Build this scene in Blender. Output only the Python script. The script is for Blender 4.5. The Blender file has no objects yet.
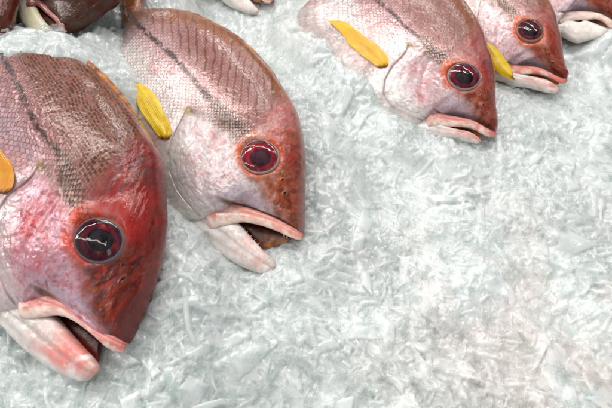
import bpy, math
import numpy as np
from mathutils import Vector

RNG = np.random.default_rng(7)
scene = bpy.context.scene
COL = scene.collection

# ------------------------------------------------------------------ camera
FPX, PITCH, CAM_H = 480.0, math.radians(50), 0.184
CAM = np.array([0.0, 0.0, CAM_H])
RIGHT = np.array([1.0, 0, 0])
FWD = np.array([0, math.cos(PITCH), -math.sin(PITCH)])
UPV = np.array([0, math.sin(PITCH), math.cos(PITCH)])


def rays(p):
    p = np.atleast_2d(np.asarray(p, float))
    return FWD + ((p[:, :1] - 306) / FPX) * RIGHT - ((p[:, 1:2] - 204) / FPX) * UPV


def on_plane(p, o, n, d=0.0):
    r = rays(p)
    t = ((o - CAM) @ n + d) / (r @ n)
    return CAM + r * t[:, None]


def project(P):
    q = P - CAM
    w = q @ FWD
    return np.stack([306 + FPX * (q @ RIGHT) / w, 204 - FPX * (q @ UPV) / w], 1)


cd = bpy.data.cameras.new("camera")
cam = bpy.data.objects.new("camera", cd)
COL.objects.link(cam)
cam.location = CAM
cam.rotation_euler = (math.pi / 2 - PITCH, 0, 0)
cd.sensor_width = 36
cd.lens = FPX / 612 * 36
cd.clip_start, cd.clip_end = 0.01, 50
cd.dof.use_dof = True
cd.dof.focus_distance = 0.225
cd.dof.aperture_fstop = 20
scene.camera = cam

# ------------------------------------------------------------------ noise
def _hash(ix, iy, seed):
    h = (ix.astype(np.int64) * 374761393 + iy.astype(np.int64) * 668265263 + seed * 974711) & 0xFFFFFFFF
    h = ((h ^ (h >> 13)) * 1274126177) & 0xFFFFFFFF
    h = (h ^ (h >> 16)) & 0xFFFFFFFF
    return h / 4294967295.0


def vnoise(x, y, seed=0):
    ix, iy = np.floor(x), np.floor(y)
    fx, fy = x - ix, y - iy
    fx = fx * fx * fx * (fx * (fx * 6 - 15) + 10)
    fy = fy * fy * fy * (fy * (fy * 6 - 15) + 10)
    a, b = _hash(ix, iy, seed), _hash(ix + 1, iy, seed)
    c, d = _hash(ix, iy + 1, seed), _hash(ix + 1, iy + 1, seed)
    return (a + (b - a) * fx) * (1 - fy) + (c + (d - c) * fx) * fy


def fbm(x, y, seed=0, octv=4, gain=0.5):
    v, amp, tot = 0.0, 1.0, 0.0
    for k in range(octv):
        ca, sa = math.cos(0.6 * k + .3), math.sin(0.6 * k + .3)
        v = v + amp * vnoise((x * ca - y * sa) * 2 ** k + 17.3 * k, (x * sa + y * ca) * 2 ** k - 9.1 * k, seed + k)
        tot += amp
        amp *= gain
    return v / tot


def sm(e0, e1, x):
    t = np.clip((x - e0) / (e1 - e0), 0, 1)
    return t * t * (3 - 2 * t)


def lin(c):
    c = np.asarray(c, float) / 255.0
    return np.where(c <= 0.04045, c / 12.92, ((c + 0.055) / 1.055) ** 2.4)


def catmull(P, n, knots=None):
    """centripetal-ish interpolation of rows of P at n even parameters"""
    P = np.asarray(P, float)
    m = len(P)
    if knots is None:
        d = np.linalg.norm(np.diff(P[:, :2], axis=0), axis=1)
        knots = np.concatenate([[0], np.cumsum(np.maximum(d, 1e-6))])
        knots /= knots[-1]
    x = np.linspace(0, 1, n) if np.isscalar(n) else np.asarray(n)
    # finite difference tangents, cubic Hermite
    dk = np.diff(knots)[:, None]
    sl = np.diff(P, axis=0) / dk
    tg = np.zeros_like(P)
    tg[0], tg[-1] = sl[0], sl[-1]
    tg[1:-1] = (sl[:-1] * dk[1:] + sl[1:] * dk[:-1]) / (dk[1:] + dk[:-1])
    i = np.clip(np.searchsorted(knots, x, side="right") - 1, 0, m - 2)
    h = (knots[i + 1] - knots[i])[:, None]
    t = ((x - knots[i]) / h[:, 0])[:, None]
    h00, h10 = 2 * t ** 3 - 3 * t ** 2 + 1, t ** 3 - 2 * t ** 2 + t
    h01, h11 = -2 * t ** 3 + 3 * t ** 2, t ** 3 - t ** 2
    return h00 * P[i] + h10 * h * tg[i] + h01 * P[i + 1] + h11 * h * tg[i + 1]


def seg_dist(u, v, poly):
    """unsigned distance, signed side (+ = left of travel in image with y down -> right hand), arc length"""
    poly = np.asarray(poly, float)
    best = np.full(u.shape, 1e9)
    sgn = np.zeros(u.shape)
    arc = np.zeros(u.shape)
    acc = 0.0
    for k in range(len(poly) - 1):
        a, b = poly[k], poly[k + 1]
        d = b - a
        L = math.hypot(*d)
        tr = ((u - a[0]) * d[0] + (v - a[1]) * d[1]) / (L * L)
        lo = -1e9 if k == 0 else 0
        hi = 1e9 if k == len(poly) - 2 else 1
        t = np.clip(tr, lo, hi) if (k == 0 or k == len(poly) - 2) else np.clip(tr, 0, 1)
        dx, dy = u - (a[0] + t * d[0]), v - (a[1] + t * d[1])
        dd = np.hypot(dx, dy)
        cr = d[0] * dy - d[1] * dx
        m = dd < best
        best = np.where(m, dd, best)
        sgn = np.where(m, np.where(cr < 0, 1, -1), sgn)
        arc = np.where(m, acc + t * L, arc)
        acc += L
    return best, sgn, arc


def seg_cdist(u, v, poly):
    poly = np.asarray(poly, float)
    best = np.full(u.shape, 1e9)
    for k in range(len(poly) - 1):
        a, b = poly[k], poly[k + 1]
        d = b - a
        t = np.clip(((u - a[0]) * d[0] + (v - a[1]) * d[1]) / (d @ d), 0, 1)
        best = np.minimum(best, np.hypot(u - a[0] - t * d[0], v - a[1] - t * d[1]))
    return best


def in_poly(u, v, poly):
    poly = np.asarray(poly, float)
    c = np.zeros(u.shape, bool)
    n = len(poly)
    for k in range(n):
        x1, y1 = poly[k]
        x2, y2 = poly[(k + 1) % n]
        cond = ((y1 > v) != (y2 > v)) & (u < (x2 - x1) * (v - y1) / ((y2 - y1) if y2 != y1 else 1e-9) + x1)
        c ^= cond
    return c


def poly_mask(u, v, poly, soft):
    d = seg_cdist(u, v, list(poly) + [poly[0]])
    s = np.where(in_poly(u, v, poly), d, -d)
    return sm(-soft, soft, s)


def mix(a, b, m):
    return a + (b - a) * m[:, None]


# ------------------------------------------------------------------ mesh + object helpers
def mesh_np(name, V, quads, tris=None, col=None, attrs=None, smooth=True):
    me = bpy.data.meshes.new(name)
    nq = 0 if quads is None else len(quads)
    nt = 0 if tris is None else len(tris)
    me.vertices.add(len(V))
    me.vertices.foreach_set("co", np.ascontiguousarray(V, np.float32).ravel())
    loops = []
    if nq:
        loops.append(np.asarray(quads).ravel())
    if nt:
        loops.append(np.asarray(tris).ravel())
    loops = np.concatenate(loops).astype(np.int32)
    me.loops.add(len(loops))
    me.loops.foreach_set("vertex_index", loops)
    me.polygons.add(nq + nt)
    st = np.concatenate([np.arange(nq) * 4, nq * 4 + np.arange(nt) * 3]).astype(np.int32)
    me.polygons.foreach_set("loop_start", st)
    me.polygons.foreach_set("use_smooth", np.full(nq + nt, smooth))
    me.update(calc_edges=True)
    if col is not None:
        a = me.attributes.new("tint", "FLOAT_COLOR", "POINT")
        c4 = np.ones((len(V), 4), np.float32)
        c4[:, :3] = np.clip(col, 0, 1)
        a.data.foreach_set("color", c4.ravel())
    for k, val in (attrs or {}).items():
        a = me.attributes.new(k, "FLOAT", "POINT")
        a.data.foreach_set("value", np.ascontiguousarray(val, np.float32))
    me.validate()
    return me


def link(name, me, mat, parent=None):
    o = bpy.data.objects.new(name, me)
    COL.objects.link(o)
    if mat:
        me.materials.append(mat)
    if parent is not None:
        o.parent = parent
        o.matrix_parent_inverse.identity()
    return o


def grid_quads(nu, nv, closed_v=False):
    i = np.arange(nu - 1)[:, None]
    j = np.arange(nv if closed_v else nv - 1)[None, :]
    j2 = (j + 1) % nv
    return np.stack([i * nv + j, (i + 1) * nv + j, (i + 1) * nv + j2, i * nv + j2], -1).reshape(-1, 4)


# ------------------------------------------------------------------ materials
def new_mat(name):
    m = bpy.data.materials.new(name)
    m.use_nodes = True
    nt = m.node_tree
    b = nt.nodes["Principled BSDF"]
    return m, nt, b


def N(nt, t, **kw):
    n = nt.nodes.new(t)
    for k, v in kw.items():
        setattr(n, k, v)
    return n


def skin_material(name, rough=0.28, coat=0.6, sss=0.08, bump=0.22, bscale=900, metal_attr=True, spec=0.35):
    m, nt, b = new_mat(name)
    at = N(nt, "ShaderNodeAttribute", attribute_name="tint")
    nt.links.new(at.outputs["Color"], b.inputs["Base Color"])
    b.inputs["Roughness"].default_value = rough
    b.inputs["Specular IOR Level"].default_value = spec
    b.inputs["Coat Weight"].default_value = coat
    b.inputs["Coat Roughness"].default_value = 0.05
    b.inputs["Coat IOR"].default_value = 1.33
    b.inputs["Subsurface Weight"].default_value = sss
    b.inputs["Subsurface Radius"].default_value = (0.004, 0.0018, 0.0012)
    b.inputs["Subsurface Scale"].default_value = 0.4
    if metal_attr:
        ma = N(nt, "ShaderNodeAttribute", attribute_name="silver")
        nt.links.new(ma.outputs["Fac"], b.inputs["Metallic"])
    tc = N(nt, "ShaderNodeTexCoord")
    no = N(nt, "ShaderNodeTexNoise")
    no.inputs["Scale"].default_value = bscale
    no.inputs["Detail"].default_value = 3
    nt.links.new(tc.outputs["Object"], no.inputs["Vector"])
    no2 = N(nt, "ShaderNodeTexNoise")
    no2.inputs["Scale"].default_value = bscale * .22
    no2.inputs["Detail"].default_value = 2
    nt.links.new(tc.outputs["Object"], no2.inputs["Vector"])
    ad = N(nt, "ShaderNodeMath", operation="MULTIPLY_ADD")
    ad.inputs[1].default_value = 2.5
    nt.links.new(no2.outputs["Fac"], ad.inputs[0])
    nt.links.new(no.outputs["Fac"], ad.inputs[2])
    bp = N(nt, "ShaderNodeBump")
    bp.inputs["Strength"].default_value = bump
    bp.inputs["Distance"].default_value = 0.0004
    nt.links.new(ad.outputs[0], bp.inputs["Height"])
    nt.links.new(bp.outputs["Normal"], b.inputs["Normal"])
    nt.links.new(bp.outputs["Normal"], b.inputs["Coat Normal"])
    # wetness variation in roughness
    mr = N(nt, "ShaderNodeMapRange")
    mr.inputs["From Min"].default_value, mr.inputs["From Max"].default_value = .3, .7
    mr.inputs["To Min"].default_value, mr.inputs["To Max"].default_value = rough * .7, rough * 1.4
    nt.links.new(no2.outputs["Fac"], mr.inputs["Value"])
    nt.links.new(mr.outputs[0], b.inputs["Roughness"])
    return m


M_SKIN = skin_material("wet_fish_skin")
M_LIP = skin_material("wet_fish_lip", rough=.3, coat=.7, sss=.2, bump=.5, bscale=520, metal_attr=False)
M_FLESH = skin_material("mouth_flesh", rough=.35, coat=.15, sss=.2, bump=.5, bscale=600, metal_attr=False)
M_FIN = skin_material("fin_membrane", rough=.35, coat=.4, sss=.2, bump=.25, bscale=900, metal_attr=False)
M_FIN.node_tree.nodes["Principled BSDF"].inputs["Alpha"].default_value = .88
M_IRIS = skin_material("eye_iris", rough=.4, coat=0.0, sss=0, bump=.1, bscale=1200, metal_attr=False, spec=.12)


def cornea_material():
    m, nt, b = new_mat("eye_cornea")
    b.inputs["Base Color"].default_value = (1, 1, 1, 1)
    b.inputs["Roughness"].default_value = 0.015
    b.inputs["IOR"].default_value = 1.36
    b.inputs["Transmission Weight"].default_value = 1.0
    tr = N(nt, "ShaderNodeBsdfTransparent")
    gl = N(nt, "ShaderNodeBsdfGlossy")
    gl.inputs["Roughness"].default_value = 0.02
    fr = N(nt, "ShaderNodeFresnel")
    fr.inputs["IOR"].default_value = 1.4
    no = N(nt, "ShaderNodeTexNoise")
    no.inputs["Scale"].default_value = 240
    tc = N(nt, "ShaderNodeTexCoord")
    nt.links.new(tc.outputs["Object"], no.inputs["Vector"])
    bp = N(nt, "ShaderNodeBump")
    bp.inputs["Strength"].default_value = .12
    bp.inputs["Distance"].default_value = .001
    nt.links.new(no.outputs["Fac"], bp.inputs["Height"])
    nt.links.new(bp.outputs["Normal"], gl.inputs["Normal"])
    mx = N(nt, "ShaderNodeMixShader")
    nt.links.new(fr.outputs[0], mx.inputs[0])
    nt.links.new(tr.outputs[0], mx.inputs[1])
    nt.links.new(gl.outputs[0], mx.inputs[2])
    nt.links.new(mx.outputs[0], nt.nodes["Material Output"].inputs["Surface"])
    return m


M_CORNEA = cornea_material()


def plain(name, rgb, rough=.3, sss=0.0):
    m, nt, b = new_mat(name)
    b.inputs["Base Color"].default_value = (*lin(rgb), 1)
    b.inputs["Roughness"].default_value = rough
    b.inputs["Subsurface Weight"].default_value = sss
    b.inputs["Subsurface Radius"].default_value = (.002, .002, .0015)
    return m


M_TOOTH = plain("tooth_enamel", (232, 224, 205), .2, .2)
M_PUPIL = plain("eye_pupil", (14, 8, 16), .2)

# ------------------------------------------------------------------ the fish
# Canonical tracing (photo pixels of the second fish): back edge, belly edge, half thickness, blunt factor
RIBS = np.array([
    (148, -40, 118, -36, 6, 0), (145, -14, 121, -10, 8, 0), (147, 13, 124, 20, 10, 0), (166, 12.5, 127, 34, 14, 0),
    (188, 14.5, 120, 55, 21, 0), (212, 25, 112, 80, 28, 0), (237, 39, 111, 108, 34, 0), (259, 58, 122, 138, 38, 0),
    (280, 83, 140, 168, 40, .05), (295, 107, 155, 188, 40, .15), (301.5, 129, 168, 209, 37, .25), (304, 150, 188, 226, 34, .35),
    (304.5, 172, 222, 222, 30, .42), (304, 195, 246, 210.5, 25, .45), (303.5, 213, 268, 217.5, 20, .45),
    (303, 225, 287, 225.5, 16, .42), (301.5, 232.5, 298.5, 232.5, 9, .35)], float)
EYE = np.array([260, 157.])
EYE_R = 20.0
LATERAL = [(126, 12), (140, 29.4), (166, 51.5), (188, 75), (203, 93.8), (221, 114), (236, 128.7), (256, 148), (301, 225)]
GILL = [(188, 108), (179, 125), (172, 138), (168, 155), (169, 172), (176, 190), (188, 206), (200, 216)]
PREOP = [(222, 134), (210, 150), (204, 168), (203, 185), (207, 199)]
HEAD = [(190, 107), (212, 126), (236, 137), (254, 128), (272, 110), (288, 92), (315, 92), (315, 245), (200, 245), (160, 200), (160, 160), (176, 132)]
LIP = np.array([(206.5, 217, 207.5, 221, 1.5), (209.5, 209, 211, 228, 4), (218, 199.5, 224, 226.5, 5), (237, 204.5, 241, 222.5, 5),
                (258.6, 211, 258.6, 225, 5), (278, 219, 275, 230.5, 5), (291, 226, 287, 236, 4.5), (299.5, 231.5, 296, 239.5, 2.8), (303.3, 234, 301.5, 239.5, 1)], float)
JAW = np.array([(190, 192, 163, 196, 4, .30), (200, 203, 169, 211, 8, .40), (207, 209, 178, 221, 10, .45), (214, 214, 187, 230, 11, .47), (222, 217, 196, 238, 12, .48), (230, 220, 203, 242, 13, .48),
                (240, 224, 217, 253, 12, .47), (249, 234.5, 234, 263, 11, .46), (259, 245.5, 248, 269.5, 9, .44), (268, 255, 258, 273, 7, .42), (274, 262, 265.5, 274, 4.5, .42), (275.5, 266.5, 269.5, 272, 1.5, .42)], float)
MOUTH = np.array([(228, 219, 232, 224), (240, 219, 244, 229), (256, 221, 256, 243), (270, 226, 266, 248), (281, 231, 278, 245), (291, 236, 289, 241)], float)
PFIN = np.array([(161, 138.5, 169, 138.5), (157, 134.5, 171.5, 133), (153, 129, 170.5, 126), (146, 119.5, 166.5, 115), (139.5, 109, 161, 104), (134.5, 97.5, 154, 94), (130, 86.5, 145, 86), (128, 82, 134, 82)], float)
CANON_MARKS = {
    "eye": (260, 157), "snout": (301, 235), "gill": (188, 108), "knob": (208, 217), "liptop": (219.5, 201), "lipmid": (258.6, 213.5),
    "liplow": (258.6, 224.8), "lipfront": (297, 239.5), "jawtip": (275, 263.5), "jawlow": (267, 273.5), "jawmid": (236, 258.5), "jawup": (259, 245.5),
    "throat": (186, 213), "pecbase": (165, 136), "pectip": (130, 82), "lat0": (140, 29.4), "lat1": (166, 51.5), "lat2": (203, 93.8), "lat3": (236, 128.7),
    "d0": (147, 13), "d1": (188, 14.5), "d15": (212, 25), "d2": (237, 39), "d3": (280, 83), "d4": (301.5, 129), "d5": (304.5, 172), "d6": (303, 213),
    "v1": (120, 55), "v2": (112, 80), "v3": (122, 138), "v4": (160, 193), "corner": (239, 222), "lip3": (278, 219), "lip3b": (275, 230.5), "lip4": (291, 226), "eyeR": (280, 157), "eyeT": (260, 139.6)}


def similarity(A, B):
    a = A[:, 0] + 1j * A[:, 1]
    b = B[:, 0] + 1j * B[:, 1]
    am, bm = a.mean(), b.mean()
    k = np.sum(np.conj(a - am) * (b - bm)) / np.sum(np.abs(a - am) ** 2)
    return lambda P: (lambda z: np.stack([z.real, z.imag], 1))((P[:, 0] + 1j * P[:, 1] - am) * k + bm), abs(k)


def warp(A, B):
    """smooth map taking points A to points B: similarity plus radial residuals"""
    f, k = similarity(A, B)
    R = B - f(A)
    c = 12.0
    scale = np.linalg.norm(A - A.mean(0), axis=1).mean() / 60
    phi = lambda d: np.exp(-(d / (45 * scale)) ** 2) * .7 + np.exp(-(d / (18 * scale)) ** 2) * .3
    D = np.linalg.norm(A[:, None] - A[None], axis=2)
    W = np.linalg.solve(phi(D) + 0.02 * np.eye(len(A)), R)

    def g(P):
        P = np.asarray(P, float)
        out = f(P)
        for i in range(len(A)):
            out += phi(np.linalg.norm(P - A[i], axis=1))[:, None] * W[i]
        return out
    return g, k


def scales(a, b, p, q, seed):
    """imbricated scale lattice. returns height 0..1 (free edge high), edge darkness, cell id noise, parity of the oblique row"""
    R = 0.74 * p
    j0 = np.round(b / q)
    best = np.full(a.shape, -1e9)
    bh = np.zeros(a.shape)
    be = np.zeros(a.shape)
    bn = np.zeros(a.shape)
    bo = np.zeros(a.shape)
    bx = np.zeros(a.shape)
    by = np.zeros(a.shape)
    for dj in (-2, -1, 0, 1, 2):
        j = j0 + dj
        off = np.mod(j, 2) * .5
        i0 = np.round(a / p - off)
        for di in (-1, 0, 1):
            i = i0 + di
            ca, cb = (i + off) * p, j * q
            dx, dy = a - ca, b - cb
            r = np.hypot(dx, dy * 1.02)
            ok = (r < R) & (ca > best)
            best = np.where(ok, ca, best)
            bh = np.where(ok, sm(R, -R * .3, dx) , bh)   # rises to the tail-side free edge
            be = np.where(ok, r / R, be)
            bx = np.where(ok, dx / R, bx)
            by = np.where(ok, dy / R, by)
            bn = np.where(ok, _hash(i, j, seed), bn)
            bo = np.where(ok, np.mod(i + np.floor(j / 2) + 400, 2), bo)
    return bh, be, bn, bo, bx, by


def paint(u, v, st, seed):
    """skin colours and relief (relief in canonical pixels) at canonical positions u, v"""
    red = st.get("red", 0.0)
    dark = st.get("dark", 0.0)
    n1 = fbm(u / 22, v / 22, seed, 4)
    n2 = fbm(u / 7, v / 7, seed + 11, 4)
    n3 = fbm(u / 2.4, v / 2.4, seed + 23, 3)
    dl, sl, al = seg_dist(u, v, LATERAL)
    b = dl * sl
    dd = seg_cdist(u, v, RIBS[:, :2])
    head = poly_mask(u, v, HEAD, 9)
    er = np.hypot(u - EYE[0], (v - EYE[1]) * 1.08) / EYE_R
    # --- body colours
    c_back = lin((178, 136, 132)) * (1 - red) + lin((168, 122, 106)) * red
    c_mid = lin((206, 178, 178)) * (1 - red) + lin((178, 138, 136)) * red
    c_sil = lin((228, 221, 218)) * (1 - red) + lin((192, 168, 172)) * red
    c_bel = lin((226, 212, 210))
    c_gold = lin((168, 104, 20)) * (1 - red) + lin((160, 98, 40)) * red
    C = np.tile(c_back, (len(u), 1))
    bb = b + (n1 - .5) * 14
    C = mix(C, np.tile(c_mid, (len(u), 1)), sm(26, 4, bb))
    C = mix(C, np.tile(c_sil, (len(u), 1)), sm(2, -22, bb))
    C = mix(C, np.tile(c_bel, (len(u), 1)), sm(-40, -75, bb))
    C = mix(C, np.tile(lin((216, 150, 146)), (len(u), 1)), sm(.5, .75, n1) * sm(0, -20, bb) * .45)
    gw = 10 + 6 * red
    gold = np.maximum(sm(gw * 1.5, gw * .25, dd + (n2 - .5) * 8) * sm(10, 24, b), sm(24, 8, al + (n2 - .5) * 10) * .95)
    C = mix(C, np.tile(c_gold, (len(u), 1)), np.clip(gold, 0, 1) * (.9 - .2 * red))
    # --- scales
    wob = (fbm(u / 40, v / 40, seed + 5, 2) - .5) * 5 + (fbm(u / 7, v / 7, seed + 6, 2) - .5) * 1.6
    P = st.get("scale", 5.65)
    aa = al + wob * .6 + 0.0 * b
    h, e, cn, odd, sx, sy = scales(aa, b + wob, P, P * .52, seed)
    smask = (1 - head)
    cheek = poly_mask(u, v, [(192, 112), (232, 138), (240, 170), (226, 195), (205, 200), (176, 186), (172, 150)], 8) * .55
    dnp = seg_cdist(u, v, [(218, 108), (236, 126), (248, 141)])
    nape = sm(15, 3, dnp + (n2 - .5) * 12 + (n1 - .5) * 8)
    sfull = np.clip(smask + cheek + nape * .9, 0, 1)
    edge = sm(.78, .97, e)
    dot = sm(.62, .2, e) 
    # pigment: oblique olive lines on the back (alternate rows)
    q = (aa + b * 1.04) / 11.3 + .30 * (n2 - .5) + .5 * (n1 - .5)
    tri = np.abs(np.mod(q, 1) - .5) * 2
    stripe = sm(.62, .92, tri) * sm(6, 20, b) * (1 - head) * st.get("stripe", 1.0)
    c_ol = lin((112, 68, 20))
    stripe = stripe * (.55 + .45 * (1 - edge)) * (.6 + .5 * n3)
    C = mix(C, np.tile(c_ol, (len(u), 1)), np.clip(stripe * 1.1, 0, 1) * .75)
    pock_shade = edge * sfull * (.5 + .6 * cn)  # shade in the scale pockets, painted as dark edges
    c_pk = lin((112, 64, 54)) * (1 - .5 * red) + lin((86, 34, 24)) * .5 * red
    C = mix(C, np.tile(c_pk, (len(u), 1)), np.clip(pock_shade * (.8 + .3 * red) * sm(-70, 5, b + 14), 0, 1))
    spot = sm(.5, .1, np.hypot(e - .55, 0) ) * 0
    dash2 = sm(.62, .34, np.hypot((sx + .45) * .85, sy * 1.9 + .5 * (n3 - .5))) * sm(6, 16, b) * (1 - head) * sm(.15, .5, cn + .3 * n2)
    C = mix(C, np.tile(lin((92, 52, 16)) * (1 - red) + lin((66, 28, 8)) * red, (len(u), 1)), dash2 * st.get('dots', .25))
    # red-brown dash in each scale pocket below the line
    dash = edge * sm(.35, .75, cn) * sm(8, -4, b) * sm(-70, -20, b) * (1 - head)
    C = mix(C, np.tile(lin((150, 84, 84)), (len(u), 1)), dash * .7)
    # random silver tone variation per scale
    C = C * (1 + ((cn - .5) * .3 * sfull * (1 - .3 * gold))[:, None])
    # dark lateral line, widening at the nape
    lw = 2.6 + 1.2 * n2 + 5.5 * sm(95, 150, al)
    lat = sm(lw * 1.3, lw * .35, np.abs(b - 1.5)) * sm(185, 165, al) * sm(.30, .64, n3 * .6 + n2 * .5)
    C = mix(C, np.tile(lin((44, 34, 20)), (len(u), 1)), lat * (.7 + .25 * edge) * (1 - .5 * dot * sm(100, 140, al)))
    # --- head colours
    H = np.tile(lin((216, 206, 206)) * (1 - red) + lin((200, 164, 172)) * red, (len(u), 1))
    pk = (.45 * sm(.3, .75, fbm(u / 14, v / 14, seed + 31, 5)) + .65 * sm(.42, .72, fbm(u / 4.5, v / 4.5, seed + 33, 4)) * sm(.3, .7, fbm(u / 16, v / 16, seed + 35, 3))) * poly_mask(u, v, [(190, 130), (240, 125), (245, 185), (262, 200), (230, 200), (196, 190), (180, 168)], 14)
    H = mix(H, np.tile(lin((208, 112, 108)) * (1 - red) + lin((186, 84, 92)) * red, (len(u), 1)), np.clip(pk * (.36 + .6 * red), 0, 1))
    memb = poly_mask(u, v, [(140, 142), (168, 142), (170, 170), (190, 206), (206, 220), (206, 245), (130, 220)], 4)
    C = mix(C, np.tile(lin((222, 214, 212)), (len(u), 1)), memb * .8)
    wht = poly_mask(u, v, [(150, 140), (180, 140), (190, 180), (204, 204), (225, 230), (150, 240)], 12)
    H = mix(H, np.tile(lin((226, 222, 218)), (len(u), 1)), wht * (.9 - .35 * red))
    blu = poly_mask(u, v, [(212, 196), (240, 186), (268, 200), (290, 222), (240, 207)], 9)
    H = mix(H, np.tile(lin((196, 184, 196)), (len(u), 1)), blu * .7)
    # forehead and snout
    fore = poly_mask(u, v, [(232, 128), (255, 115), (284, 86), (330, 86), (330, 200), (282, 165), (276, 140), (258, 132)], 7)
    c_for = lin((184, 122, 112)) * (1 - red) + lin((118, 42, 34)) * red
    H = mix(H, np.tile(c_for, (len(u), 1)), fore * (.72 + .25 * n2))
    H = mix(H, np.tile(lin((214, 150, 142)) * (1 - red) + lin((170, 84, 70)) * red, (len(u), 1)), fore * sm(.5, .68, fbm(u / 9, v / 5, seed + 44, 4)) * .7)
    H = mix(H, np.tile(lin((150, 36, 26)), (len(u), 1)), fore * sm(.52, .68, fbm(u / 8, v / 10, seed + 47, 4)) * (.25 + .5 * red))
    sn = poly_mask(u, v, [(252, 178), (284, 166), (312, 130), (318, 245), (298, 236), (276, 215)], 9)
    c_sn = lin((158, 80, 26)) * (1 - red) + lin((112, 36, 12)) * red
    H = mix(H, np.tile(c_sn, (len(u), 1)), sn * np.clip(.35 + 1.1 * n2, 0, 1))
    H = mix(H, np.tile(lin((110, 52, 14)), (len(u), 1)), sn * sm(.45, .65, fbm(u / 6, v / 12, seed + 51, 4)) * .6)
    H = mix(H, np.tile(lin((186, 96, 30)), (len(u), 1)), sn * sm(.55, .7, fbm(u / 5, v / 5, seed + 53, 4)) * .5)
    sn2 = poly_mask(u, v, [(286, 130), (320, 130), (320, 250), (296, 240), (284, 200)], 8)
    H = mix(H, np.tile(lin((150, 84, 66)) * (1 - red) + lin((116, 34, 16)) * red, (len(u), 1)), sn2 * .6)
    H = mix(H, np.tile(lin((172, 92, 40)) * (1 - red) + lin((150, 62, 24)) * red, (len(u), 1)), sn2 * sm(.45, .7, fbm(u / 4, v / 8, seed + 57, 5)) * .7)
    H = mix(H, np.tile(lin((86, 30, 14)), (len(u), 1)), sn2 * sm(.5, .72, fbm(u / 6, v / 6, seed + 58, 5)) * .6)
    rb = sm(12, 1, dd) * poly_mask(u, v, [(285, 80), (330, 80), (330, 250), (290, 250)], 4)
    H = mix(H, np.tile(lin((150, 76, 56)) * (1 - red) + lin((140, 46, 34)) * red, (len(u), 1)), rb * .6)
    # fine blood mottling
    H = mix(H, np.tile(lin((182, 52, 50)), (len(u), 1)), sm(.6, .72, fbm(u / 3.2, v / 3.2, seed + 61, 4)) * (.22 + .2 * red) * (1 - wht))
    H = H * (1 + ((n3 - .5) * .3)[:, None])
    nh = head * (1 - nape * .85)
    C = mix(C, H, nh)
    # nape scales: dark with cream centres
    cream = sm(.75, .3, e)
    C = mix(C, np.tile(lin((44, 32, 24)), (len(u), 1)), nape * np.clip(edge * 1.3, 0, 1) * sm(.3, .5, n1 + .12) * .95)
    C = mix(C, np.tile(lin((206, 190, 168)), (len(u), 1)), nape * cream * .5)
    # eye surround
    rang = np.arctan2(v - EYE[1], u - EYE[0])
    ring = sm(1.42, 1.05, er + (n2 - .5) * .4 + .14 * np.cos(rang - .9)) * (.45 + .55 * sm(.35, .6, fbm(u / 8, v / 8, seed + 75, 3)))
    C = mix(C, np.tile(lin((200, 96, 26)) * (1 - .5 * red) + lin((196, 40, 10)) * .5 * red, (len(u), 1)), ring * .85)
    redp = poly_mask(u, v, [(262, 134), (286, 136), (300, 152), (294, 172), (282, 160), (272, 142)], 5)
    C = mix(C, np.tile(lin((170, 30, 18)), (len(u), 1)), redp * (.3 + .35 * red) * (.5 + n2))
    # gill opening dark edge
    dg, sg, _ = seg_dist(u, v, GILL)
    dgc = seg_cdist(u, v, GILL)
    C = mix(C, np.tile(lin((120, 84, 74)), (len(u), 1)), sm(1.3, .3, dgc) * .42)
    C = mix(C, np.tile(lin((150, 126, 60)), (len(u), 1)), sm(7, 2, np.hypot(u - 189, v - 111)) * .7)
    fl = poly_mask(u, v, [(184, 108), (196, 108), (236, 122), (226, 132), (204, 122)], 4)
    C = mix(C, np.tile(lin((112, 84, 66)), (len(u), 1)), fl * .55 * n2 * 1.6)
    # nostrils
    for (x, y, r) in ((282.5, 180, 1.1), (285, 193.5, 1.6)):
        dn = np.hypot(u - x, (v - y) * .8)
        C = mix(C, np.tile(lin((60, 24, 14)), (len(u), 1)), sm(r * 1.3, r * .5, dn) * .75)
    lipcrease = seg_cdist(u, v, [(214, 206), (219.5, 200), (237, 206.5), (258.6, 212.5), (278, 220), (300, 233)])  # distance to the crease above the lip, cut as relief
    C = mix(C, np.tile(lin((110, 84, 34)), (len(u), 1)), sm(5, 1, np.hypot((u - 229) / 3.2, v - 203 - (u - 229) * .28)) * .8)
    if dark:
        C = C * (1 - dark) + np.tile(lin((88, 58, 36)), (len(u), 1)) * dark * (.7 + .6 * n2)[:, None]
    C = np.clip(C, 0, 1) ** 1.36 * 1.08
    # --- relief
    Z = sfull * h * 1.05 * (1 - .4 * head) 
    outd = np.where(sg < 0, -1, 1) * dgc                      # + outside the cover
    tipf = sm(2, 16, np.hypot(u - 188, v - 108)) * .85 + .15
    Z = Z - 1.15 * sm(-.7, .7, outd) * np.exp(-np.maximum(outd, 0) / 3.0) * tipf * sm(60, 20, dgc)
    fold = np.where((outd > 2) & (v > 140), 1, 0) * (.5 + .5 * np.cos((outd + 9 * (n1 - .5) + 2 * (n2 - .5)) * 6.2832 / 6.5)) ** 6
    C = mix(C, np.tile(lin((150, 138, 140)), (len(u), 1)), fold * .22 * poly_mask(u, v, [(140, 140), (175, 140), (215, 222), (200, 250), (140, 220)], 4))
    Z = Z - fold * .2 * (.3 + 1.4 * n1) * poly_mask(u, v, [(140, 140), (175, 140), (215, 222), (200, 250), (140, 220)], 4)
    dp = seg_cdist(u, v, PREOP)
    Z = Z - .7 * sm(7, 0, dp) * (.4 + n2)
    Z = Z + .7 * sm(.3, 0, np.abs(er - 1.14)) - 2.5 * sm(1.02, .8, er)
    Z = Z - .9 * sm(4.0, .6, lipcrease)
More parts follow.
